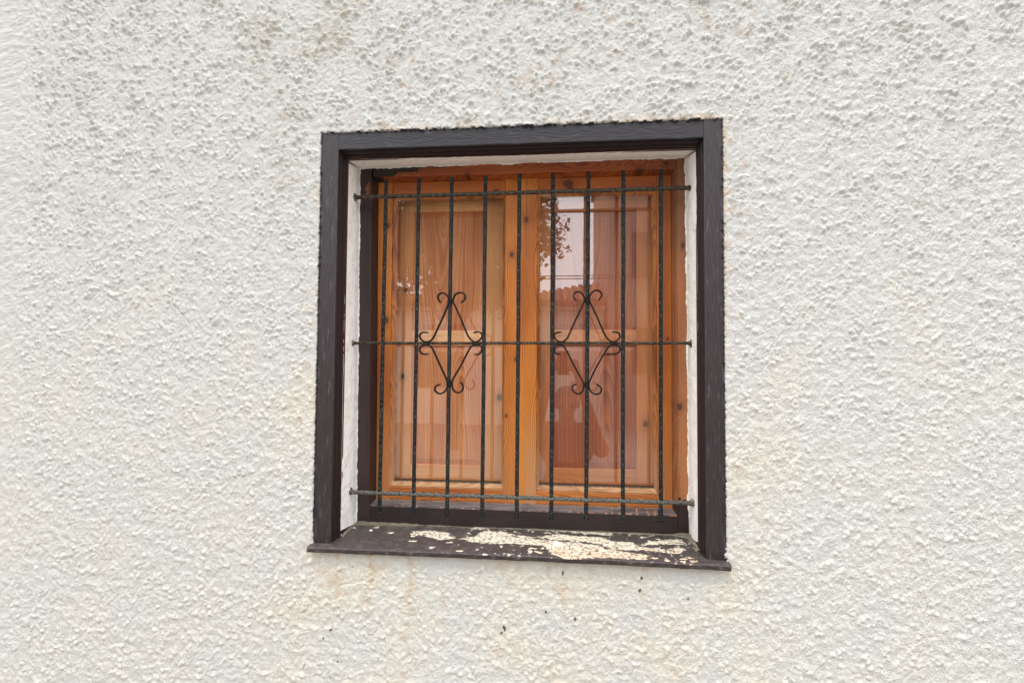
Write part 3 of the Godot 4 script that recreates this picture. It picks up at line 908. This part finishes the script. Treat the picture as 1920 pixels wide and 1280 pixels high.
# ------------------------------------------------------------------ the iron grille
func build_grille() -> void:
	var t := thing("window_grille", "wrought iron grille of nine upright bars with two scrolled diamonds", "window grille", Vector3(0.525, 0.02, -0.11))
	var nz := noise(501, 1.0, 3)
	var tops := [.1091, 1.063, .2144, 1.0652, .3186, 1.064, .4247, 1.0645, .5296, 1.0682, .6323, 1.067, .7394, 1.069, .8436, 1.0693, .9542, 1.0694]
	var bots := [.1049, .0241, .2120, .023, .3161, .025, .4238, .0288, .5285, .0277, .6311, .0266, .7339, .0272, .8409, .0279, .9494, .0257]
	var z := -0.11
	for b in 9:
		var p0 := Vector2(bots[b * 2], bots[b * 2 + 1])
		var p1 := Vector2(tops[b * 2], tops[b * 2 + 1])
		var path := []
		var rad := []
		for k in 71:
			var s := k / 70.0
			var p := p0.lerp(p1, s)
			path.append(Vector3(p.x + 0.0007 * nz.get_noise_2d(s * 5.0, b * 9.0), p.y, z + 0.0006 * nz.get_noise_2d(s * 5.0, b * 9.0 + 50.0)))
			var r := 0.0061 + 0.00035 * nz.get_noise_2d(s * 60.0, b * 13.0)
			r += 0.0022 * exp(-s * 55.0) * [0.7, 0.9, 1.0, 0.8, 0.6, 0.9, 0.8, 1.0, 1.9][b]
			rad.append(r)
		var st := begin()
		rod(st, path, rad, 12)
		put("upright_bar", st.commit(), M.iron, t)
	var ends := [[Vector3(-0.004, 1.0079, -0.112), Vector3(1.0485, 1.0122, -0.110), 0.0064], [Vector3(0.004, 0.5475, -0.112), Vector3(1.046, 0.5513, -0.112), 0.0044], [Vector3(-0.001, 0.0873, -0.110), Vector3(1.046, 0.0871, -0.110), 0.0065]]
	for q in 3:
		var path := []
		var rad := []
		for k in 91:
			var s := k / 90.0
			var p: Vector3 = ends[q][0].lerp(ends[q][1], s)
			path.append(p + Vector3(0, 0.0007 * nz.get_noise_2d(s * 6.0, q * 7.0 + 200.0), 0.0012 if q != 1 else -0.0012))
			rad.append(ends[q][2] + 0.0004 * nz.get_noise_2d(s * 70.0, q * 11.0 + 300.0) + (0.0012 if s < 0.02 or s > 0.98 else 0.0))
		var st := begin()
		rod(st, path, rad, 12)
		put("cross_bar", st.commit(), M.iron_pale if q == 2 else M.iron_worn, t)
	# dirty mortar where the cross bars enter the plaster
	for q in 3:
		for e in 2:
			var p: Vector3 = ends[q][e]
			var w := 1.0 if e == 0 else -1.0
			p.x = 0.0095 if e == 0 else 1.0405
			p += Vector3(0, 0.001, 0.0)
			var path := []
			var rad := []
			for k in 4:
				path.append(p + Vector3(w * (k * 0.0016 - 0.004), 0.002 * nz.get_noise_2d(k * 7.0, q * 5.0 + e), 0.001 * k))
				rad.append([0.0135, 0.0125, 0.0105, 0.0075][k] * (1.0 + 0.3 * nz.get_noise_2d(q * 31.0, e * 17.0)))
			var st := begin()
			rod(st, path, rad, 9)
			put("mortar_plug", st.commit(), M.mortar, t)
	# welds where the scrolls meet their bar
	for q in [[0.3178, 0.674], [0.3172, 0.4235], [0.7373, 0.677], [0.7361, 0.4265]]:
		var st := begin()
		var path := []
		var rad := []
		for k in 7:
			path.append(Vector3(q[0], q[1] + (k - 3) * 0.0034, z + 0.0008))
			rad.append(0.0064 + 0.0019 * sin(PI * k / 6.0) + 0.0006 * nz.get_noise_2d(k * 9.0, q[1] * 90.0))
		rod(st, path, rad, 12)
		put("weld", st.commit(), M.iron_black, t)
	var curls := [
		[.2903, .6721, .2832, .6805, .28, .6898, .2836, .699, .293, .7027, .3034, .6999, .3113, .6912, .3150, .6803, .3131, .6695, .2995, .6356, .2812, .5955, .2684, .5678, .2582, .556, .2441, .5517, .2314, .5569, .224, .5676, .2264, .5769, .2358, .5816, .2516, .5801],
		[.3506, .6725, .3614, .6801, .365, .6893, .3612, .7002, .3487, .7039, .3362, .6997, .3295, .6895, .3271, .6772, .3319, .6664, .3479, .6324, .3639, .5956, .375, .5711, .3875, .5564, .3999, .5522, .4137, .5605, .4188, .5712, .4135, .5809, .4027, .5834, .3919, .5797],
		[.2525, .5154, .2384, .5134, .2272, .5198, .2239, .5306, .2317, .5399, .2442, .5436, .2568, .5394, .2664, .5277, .2889, .4808, .3065, .4442, .313, .426, .3116, .4122, .304, .4, .2916, .3937, .2807, .3966, .2734, .4057, .2757, .4149, .2819, .4195, .2912, .4227],
		[.3941, .5146, .408, .5147, .4162, .5224, .4186, .533, .4123, .5412, .3984, .5436, .3861, .539, .3785, .5283, .3543, .4813, .3345, .4476, .3269, .4292, .3287, .4124, .335, .4019, .3459, .3974, .3567, .4021, .3618, .4128, .358, .4234, .3517, .4301],
		[.7018, .6772, .6973, .6847, .6961, .6938, .7011, .7019, .7101, .7043, .719, .7006, .7259, .6906, .7289, .6816, .7206, .659, .7058, .6289, .6895, .5928, .6791, .5688, .6687, .5573, .6582, .5531, .6462, .5582, .6387, .5672, .6387, .5747, .6446, .5807, .6602, .5823],
		[.7681, .6769, .7755, .6859, .779, .6934, .7755, .7033, .7636, .7085, .7517, .7034, .7449, .692, .7429, .677, .7503, .6604, .7652, .6289, .7799, .5944, .7903, .572, .802, .5586, .8138, .5536, .827, .5602, .8329, .5691, .8299, .5796, .8211, .5834, .8094, .5834],
		[.6574, .5161, .6449, .5182, .6389, .525, .6388, .5325, .6448, .5416, .6552, .5446, .6657, .5411, .6747, .5282, .6972, .4839, .7166, .4483, .7255, .4305, .7255, .4156, .7211, .4037, .7093, .3985, .6989, .4034, .692, .4123, .6944, .4227, .7047, .4279],
		[.7888, .5169, .8064, .517, .8211, .5182, .8314, .526, .8328, .5364, .824, .5438, .8108, .5447, .8006, .5393, .7873, .5203, .7653, .4815, .7506, .4516, .7417, .4307, .7423, .4173, .7491, .404, .7624, .3983, .7742, .4014, .7786, .4133, .7727, .4221, .7638, .4286]]
	for c in curls:
		var p := []
		for k in c.size() / 2: p.append(Vector2(c[k * 2], c[k * 2 + 1]))
		var st := begin()
		strap(st, smooth_path(p), 0.0046, z + 0.0042, z - 0.0048)
		put("scroll", st.commit(), M.iron_black, t)

# ------------------------------------------------------------------ the street behind the viewer, mirrored in the panes
func leaf_cloud(center: Vector3, size: Vector3, count: int, sd: int, leaf: float) -> MultiMesh:
	var mm := MultiMesh.new()
	mm.transform_format = MultiMesh.TRANSFORM_3D
	var st := begin()
	for q in [[Vector3(-0.5, 0, 0), Vector3(0, 0.35, 0.1), Vector3(0.5, 0, 0)], [Vector3(-0.5, 0, 0), Vector3(0.5, 0, 0), Vector3(0, -0.35, 0.1)]]:
		for v in q: st.set_normal(Vector3(0, 0, 1)); st.set_uv(Vector2.ZERO); st.add_vertex(v)
	mm.mesh = st.commit()
	mm.instance_count = count
	rng.seed = sd
	var nz := noise(sd, 0.55, 2)
	var k := 0
	while k < count:
		var d := Vector3(rng.randfn(), rng.randfn(), rng.randfn()).normalized()
		var r := pow(rng.randf(), 0.4) * (0.82 + 0.45 * nz.get_noise_3dv(d * 3.0))
		var p := d * size * r
		if nz.get_noise_3dv(p * 1.7) < -0.12 and r > 0.45: 
			if rng.randf() < 0.85: continue
		var b := Basis.from_euler(Vector3(rng.randf() * TAU, rng.randf() * TAU, rng.randf() * TAU)).scaled(Vector3.ONE * leaf * rng.randf_range(0.7, 1.3))
		mm.set_instance_transform(k, Transform3D(b, center + p))
		k += 1
	return mm

func build_street() -> void:
	org = Vector3(0, -BASE, 0)
	var st := begin()
	quad(st, [Vector3(-300, -BASE, -300), Vector3(300, -BASE, -300), Vector3(300, -BASE, 300), Vector3(-300, -BASE, 300)], [Vector2.ZERO, Vector2.ZERO, Vector2.ZERO, Vector2.ZERO], Vector3.UP)
	var m := triplanar(mat(Color.WHITE, 0.9), 3.0)
	m.albedo_texture = noise_tex(601, 0.02, 4, {0.0: Color(0.46, 0.45, 0.44), 1.0: Color(0.54, 0.53, 0.51)})
	structure("ground", st.commit(), m)
	org = Vector3(0, -BASE, 0)
	st = begin()
	box(st, Vector3(-30, -BASE - 0.1, 0.0), Vector3(30, -BASE + 0.12, 2.4))
	m = triplanar(mat(Color.WHITE, 0.9), 2.0)
	m.albedo_texture = noise_tex(602, 0.03, 4, {0.0: Color(0.60, 0.58, 0.55), 1.0: Color(0.70, 0.68, 0.64)})
	structure("pavement", st.commit(), m)
	# low house opposite with a tiled roof
	var t := thing("house", "cream house with a clay tile roof across the street, mirrored in the right pane", "house", Vector3(-3, -BASE, 17))
	st = begin()
	box(st, Vector3(-9, -BASE, 14.0), Vector3(1.86, 2.05, 20))
	put("wall", st.commit(), mat(Color(0.82, 0.78, 0.73), 0.9), t)
	st = begin()
	box(st, Vector3(-9.2, 2.06, 13.75), Vector3(1.88, 2.17, 20.2))
	put("cornice", st.commit(), mat(Color(0.80, 0.74, 0.68), 0.9), t)
	var clay := triplanar(mat(Color.WHITE, 0.85), 1.0)
	clay.albedo_texture = noise_tex(603, 0.02, 3, {0.0: Color(0.52, 0.31, 0.22), 1.0: Color(0.68, 0.44, 0.32)})
	st = begin()
	for q in [[-9.2, -0.3, 2.72, 2.72, 15.4, 15.4], [-0.3, 1.88, 2.72, 3.2, 15.4, 16.3]]:
		var p := [Vector3(q[0], 2.24, 13.62), Vector3(q[1], 2.24, 13.62), Vector3(q[1], q[3] + 0.03, q[5]), Vector3(q[0], q[2] + 0.03, q[4])]
		quad(st, p, [Vector2.ZERO, Vector2.ZERO, Vector2.ZERO, Vector2.ZERO], Vector3(0, 0.9, -0.4).normalized())
	for k in 46:
		var x := -9.2 + k * 0.24
		var rise := clampf((x + 0.42) * 0.22, 0.0, 0.48)
		rod(st, [Vector3(x + 0.12, 2.24, 13.62), Vector3(x + 0.12, 2.72 + rise, 15.4 + rise * 2.0)], [0.12, 0.105], 8)
	box(st, Vector3(-9.2, 2.172, 13.9), Vector3(1.88, 2.3, 20.2))
	put("roof", st.commit(), clay, t)
	for x in [-6.5, -3.8, -0.6]:
		st = begin()
		box(st, Vector3(x, -0.3, 13.96), Vector3(x + 0.95, 1.1, 14.05))
		put("window", st.commit(), mat(Color(0.16, 0.14, 0.13), 0.3), t)
	# taller house beside it
	t = thing("house", "tall brown house across the street, mirrored at the right of the right pane", "house", Vector3(5, -BASE, 17))
	st = begin()
	box(st, Vector3(1.95, -BASE, 13.2), Vector3(5.4, 7.5, 21))
	put("wall", st.commit(), mat(Color(0.60, 0.50, 0.44), 0.9), t)
	st = begin()
	box(st, Vector3(1.85, 7.51, 13.0), Vector3(5.6, 7.75, 21.2))
	put("roof", st.commit(), clay, t)
	for x in [2.6, 4.1]:
		for y in [0.2, 2.9, 5.4]:
			st = begin()
			box(st, Vector3(x, y, 13.15), Vector3(x + 0.8, y + 1.3, 13.25))
			put("window", st.commit(), mat(Color(0.2, 0.17, 0.15), 0.3), t)
	# street tree
	t = thing("street_tree", "leafy tree across the street, mirrored in the upper left pane", "tree", Vector3(-1.7, -BASE, 9.5))
	st = begin()
	rod(st, [Vector3(-1.7, -BASE, 9.5), Vector3(-1.75, 0.3, 9.5), Vector3(-1.6, 1.6, 9.45), Vector3(-1.5, 3.0, 9.5)], [0.2, 0.16, 0.13, 0.06], 9)
	for q in [Vector3(-3.0, 3.2, 9.2), Vector3(-0.4, 3.4, 9.9), Vector3(-2.0, 4.4, 10.2), Vector3(-0.9, 4.2, 9.0)]:
		rod(st, [Vector3(-1.65, 1.2, 9.46), Vector3(-1.65, 1.2, 9.46).lerp(q, 0.5) + Vector3(0, 0.15, 0), q], [0.09, 0.06, 0.02], 7)
	put("trunk", st.commit(), mat(Color(0.36, 0.31, 0.26), 0.95), t)
	var crown := MultiMeshInstance3D.new()
	crown.name = "crown"
	crown.multimesh = leaf_cloud(Vector3(-1.5, 3.55, 9.5) - org, Vector3(2.3, 2.15, 1.9), 34000, 77, 0.12)
	var lm := mat(Color(0.27, 0.33, 0.15), 0.6)
	crown.material_override = lm
	crown.set_meta("kind", "stuff")
	t.add_child(crown)
	# wires over the street
	for k in 2:
		var y := 2.62 + k * 0.09
		var at := Vector3(0, y, 11.5)
		org = at
		st = begin()
		var path := []
		var rad := []
		for i in 25:
			var s := i / 24.0
			path.append(Vector3(lerpf(-14, 14, s), y + 0.5 * (s - 0.5) * (s - 0.5) * 4.0, 11.5 + k * 0.1))
			rad.append(0.012)
		rod(st, path, rad, 6)
		var o := put("overhead_wire", st.commit(), mat(Color(0.12, 0.12, 0.12), 0.7), self)
		o.name = numbered("overhead_wire")
		o.position = at + Vector3(0, BASE, 0)
		tag(o, ["lower of two black wires strung across the street", "upper of two black wires strung across the street"][k], "wire", "")

# ------------------------------------------------------------------ the person taking the picture, mirrored in the right pane
# one skin round tapered bones: bones [[from, to, radius, radius, colour], ...] -> surface nets of their smooth union
func skin(st: SurfaceTool, bones: Array, cell: float, k: float) -> void:
	var lo := Vector3.ONE * 1e9
	var hi := -lo
	for b in bones:
		for e in 2:
			var q: Vector3 = Vector3.ONE * float(b[2 + e] + 2.0 * cell + k * 0.3)
			lo = lo.min((b[e] as Vector3) - q)
			hi = hi.max((b[e] as Vector3) + q)
	var n := Vector3i(((hi - lo) / cell).ceil()) + Vector3i.ONE
	var f := PackedFloat32Array()
	f.resize(n.x * n.y * n.z)
	f.fill(1.0)
	var best := PackedFloat32Array()
	best.resize(f.size())
	best.fill(1e9)
	var who := PackedByteArray()
	who.resize(f.size())
	for bi in bones.size():
		var b: Array = bones[bi]
		var a: Vector3 = b[0]
		var ab: Vector3 = b[1] - a
		var l2 := maxf(ab.length_squared(), 1e-9)
		var q: Vector3 = Vector3.ONE * (maxf(b[2], b[3]) + k + 2.0 * cell)
		var c0: Vector3i = Vector3i(((a.min(b[1]) - q - lo) / cell).floor()).clamp(Vector3i.ZERO, n - Vector3i.ONE)
		var c1: Vector3i = Vector3i(((a.max(b[1]) + q - lo) / cell).ceil()).clamp(Vector3i.ZERO, n - Vector3i.ONE)
		for z in range(c0.z, c1.z + 1):
			for y in range(c0.y, c1.y + 1):
				for x in range(c0.x, c1.x + 1):
					var p := lo + Vector3(x, y, z) * cell - a
					var t := clampf(p.dot(ab) / l2, 0.0, 1.0)
					var d: float = (p - ab * t).length() - lerpf(b[2], b[3], t)
					var at := (z * n.y + y) * n.x + x
					if d < best[at]:
						best[at] = d
						who[at] = bi
					var h := clampf(0.5 + 0.5 * (f[at] - d) / k, 0.0, 1.0)
					f[at] = lerpf(f[at], d, h) - k * h * (1.0 - h)
	var cells := {}
	var step := [1, n.x, n.x * n.y]
	var corner := [0, 1, n.x, n.x + 1, step[2], step[2] + 1, step[2] + n.x, step[2] + n.x + 1]
	var vert := func(at: int) -> Vector3:
		if cells.has(at): return cells[at]
		var sum := Vector3.ZERO
		var cnt := 0
		for e in [[0, 1], [2, 3], [4, 5], [6, 7], [0, 2], [1, 3], [4, 6], [5, 7], [0, 4], [1, 5], [2, 6], [3, 7]]:
			var u: float = f[at + corner[e[0]]]
			var v: float = f[at + corner[e[1]]]
			if (u < 0.0) != (v < 0.0):
				var p := Vector3(e[0] & 1, (e[0] >> 1) & 1, e[0] >> 2)
				var r := Vector3(e[1] & 1, (e[1] >> 1) & 1, e[1] >> 2)
				sum += p.lerp(r, u / (u - v))
				cnt += 1
		var base := Vector3(at % n.x, (at / n.x) % n.y, at / step[2])
		cells[at] = lo + (base + sum / maxi(cnt, 1)) * cell
		return cells[at]
	for z in range(1, n.z - 1):
		for y in range(1, n.y - 1):
			for x in range(1, n.x - 1):
				var at := (z * n.y + y) * n.x + x
				for ax in 3:
					var to: int = at + step[ax]
					if (f[at] < 0.0) == (f[to] < 0.0): continue
					var u: int = step[(ax + 1) % 3]
					var v: int = step[(ax + 2) % 3]
					var p := [vert.call(at), vert.call(at - u), vert.call(at - u - v), vert.call(at - v)]
					var out := Vector3.ZERO
					out[ax] = 1.0 if f[at] < 0.0 else -1.0
					var order := [0, 1, 2, 0, 2, 3]
					if (p[1] - p[0]).cross(p[2] - p[0]).dot(out) > 0.0: order = [0, 2, 1, 0, 3, 2]
					st.set_color(bones[who[at]][4])
					for j in order: st.add_vertex(p[j] - org)

func build_person() -> void:
	var t := thing("person", "person in dark red top and trousers holding a phone, mirrored in right pane", "person", Vector3(0.69, -BASE, 1.97))
	var shirt := Color(0.10, 0.022, 0.02)
	var jeans := Color(0.03, 0.032, 0.045)
	var flesh := Color(0.20, 0.11, 0.075)
	var shoe := Color(0.03, 0.03, 0.03)
	var o := org
	var b := []
	var add := func(x0, y0, z0, x1, y1, z1, r0, r1, c): b.append([o + Vector3(x0, y0, z0), o + Vector3(x1, y1, z1), r0, r1, c])
	add.call(-0.06, 0.98, 0.02, 0.06, 0.98, 0.02, 0.115, 0.115, jeans)
	add.call(-0.05, 1.08, 0.01, 0.05, 1.08, 0.01, 0.105, 0.105, shirt)
	add.call(-0.08, 1.25, 0.01, 0.08, 1.25, 0.01, 0.115, 0.115, shirt)
	add.call(-0.13, 1.38, 0.01, 0.13, 1.38, 0.01, 0.075, 0.075, shirt)
	add.call(0.0, 1.40, 0.015, 0.0, 1.50, 0.0, 0.056, 0.052, flesh)
	var hand := []
	for s in [-1, 1]:
		add.call(s * 0.085, 0.95, 0.02, s * 0.10, 0.50, 0.005, 0.088, 0.056, jeans)
		add.call(s * 0.10, 0.50, 0.005, s * 0.105, 0.10, 0.03, 0.056, 0.042, jeans)
		add.call(s * 0.105, 0.055, 0.05, s * 0.12, 0.035, -0.13, 0.045, 0.033, shoe)
		add.call(s * 0.18, 1.40, 0.0, s * 0.235, 1.30, -0.20, 0.058, 0.046, shirt)
		add.call(s * 0.235, 1.30, -0.20, s * 0.10 - 0.02, 1.77, -0.42, 0.044, 0.029, shirt if s > 0 else shirt)
		# hand round the phone's edge: palm, four bent fingers behind, thumb in front
		var w := o + Vector3(s * 0.10 - 0.02, 1.77, -0.42)
		var c := o + Vector3(s * 0.083 - 0.025, 1.86, -0.445)
		hand.append([w, c, 0.026, 0.024, flesh])
		hand.append([c + Vector3(0, -0.02, 0), c + Vector3(-s * 0.004, 0.03, 0), 0.024, 0.022, flesh])
		for q in 4:
			var y := 0.042 - q * 0.021
			var len: float = [0.034, 0.040, 0.037, 0.028][q]
			var k0 := c + Vector3(-s * 0.002, y, -0.012)
			var k1 := k0 + Vector3(-s * 0.012, 0.004, -0.030)
			hand.append([k0, k1, 0.0095, 0.009, flesh])
			hand.append([k1, k1 + Vector3(-s * len, 0.002, -0.002), 0.009, 0.0078, flesh])
		hand.append([c + Vector3(0, -0.03, 0.006), c + Vector3(-s * 0.022, -0.012, 0.016), 0.011, 0.010, flesh])
		hand.append([c + Vector3(-s * 0.022, -0.012, 0.016), c + Vector3(-s * 0.044, 0.006, 0.008), 0.010, 0.008, flesh])
	var st := begin()
	st.set_smooth_group(0)
	skin(st, b, 0.016, 0.05)
	skin(st, hand, 0.006, 0.008)
	var h := []
	var hc := o + Vector3(0, 1.585, -0.01)
	h.append([hc + Vector3(0, 0.03, 0.012), hc + Vector3(0, 0.02, -0.012), 0.086, 0.082, flesh])
	h.append([hc + Vector3(0, -0.055, -0.03), hc + Vector3(0, -0.075, -0.045), 0.055, 0.040, flesh])
	h.append([hc + Vector3(0, 0.012, -0.09), hc + Vector3(0, -0.018, -0.112), 0.009, 0.014, flesh])
	for s in [-1, 1]:
		h.append([hc + Vector3(s * 0.082, 0.02, 0.012), hc + Vector3(s * 0.082, -0.018, 0.006), 0.015, 0.010, flesh])
		h.append([hc + Vector3(s * 0.032, 0.006, -0.085), hc + Vector3(s * 0.034, 0.006, -0.085), 0.011, 0.011, Color(0.05, 0.03, 0.02)])
	h.append([hc + Vector3(-0.018, -0.05, -0.09), hc + Vector3(0.018, -0.05, -0.09), 0.008, 0.008, Color(0.30, 0.10, 0.08)])
	h.append([hc + Vector3(0, -0.11, 0.0), hc + Vector3(0, -0.06, -0.005), 0.05, 0.05, flesh])
	skin(st, h, 0.006, 0.012)
	st.generate_normals()
	var m := mat(Color.WHITE, 0.75)
	m.vertex_color_use_as_albedo = true
	put("body", st.commit(), m, t)
	st = begin()
	st.set_smooth_group(0)
	var hair := Color(0.025, 0.016, 0.012)
	skin(st, [[hc + Vector3(0, 0.05, 0.02), hc + Vector3(0, 0.045, 0.0), 0.088, 0.080, hair], [hc + Vector3(0, 0.02, 0.045), hc + Vector3(0, -0.06, 0.045), 0.075, 0.055, hair]], 0.009, 0.02)
	st.generate_normals()
	put("hair", st.commit(), mat(Color(0.17, 0.13, 0.11), 0.6), t)
	var at := Vector3(0.665, 0.49, 1.512)
	org = at
	st = begin()
	board(true, rect(0.627, 0.703, 1.517, 1.509, 0.002), 0.412, 0.568, 0, 0, st)
	var ph := put("phone", st.commit(), mat(Color(0.06, 0.06, 0.07), 0.25), self)
	ph.position = at + Vector3(0, BASE, 0)
	tag(ph, "black phone held up by the person, mirrored in the right pane", "phone")

func _ready() -> void:
	# camera
	var cam := Camera3D.new()
	cam.name = "camera"
	cam.fov = 65.79
	cam.near = 0.05
	cam.far = 600.0
	cam.position = Vector3(0.6654, 0.4911 + BASE, 1.4811)
	cam.rotation_degrees = Vector3(2.2604, 5.5679, 0.4117)
	add_child(cam)
	cam.current = true
	# overcast daylight
	var we := WorldEnvironment.new()
	we.name = "world_environment"
	var env := Environment.new()
	env.background_mode = Environment.BG_SKY
	var sm := ProceduralSkyMaterial.new()
	sm.sky_top_color = Color(0.88, 0.89, 0.91)
	sm.sky_horizon_color = Color(0.90, 0.90, 0.905)
	sm.sky_curve = 0.2
	sm.ground_horizon_color = Color(0.6, 0.59, 0.58)
	sm.ground_bottom_color = Color(0.45, 0.44, 0.43)
	sm.sky_energy_multiplier = 1.62
	var sky := Sky.new()
	sky.sky_material = sm
	env.sky = sky
	env.tonemap_mode = Environment.TONE_MAPPER_LINEAR
	env.tonemap_exposure = 1.07
	env.sdfgi_enabled = true
	env.ssao_enabled = true
	env.ssil_enabled = true
	we.environment = env
	add_child(we)
	var sun := DirectionalLight3D.new()
	sun.name = "veiled_sun"
	sun.light_energy = 0.42
	sun.light_color = Color(1.0, 0.97, 0.92)
	sun.light_angular_distance = 14.0
	sun.shadow_enabled = true
	sun.rotation_degrees = Vector3(-60, -16, 0)
	add_child(sun)
	make_materials()
	build_wall()
	build_surround()
	build_sill()
	build_window()
	build_shutters()
	build_grille()
	build_street()
	build_person()
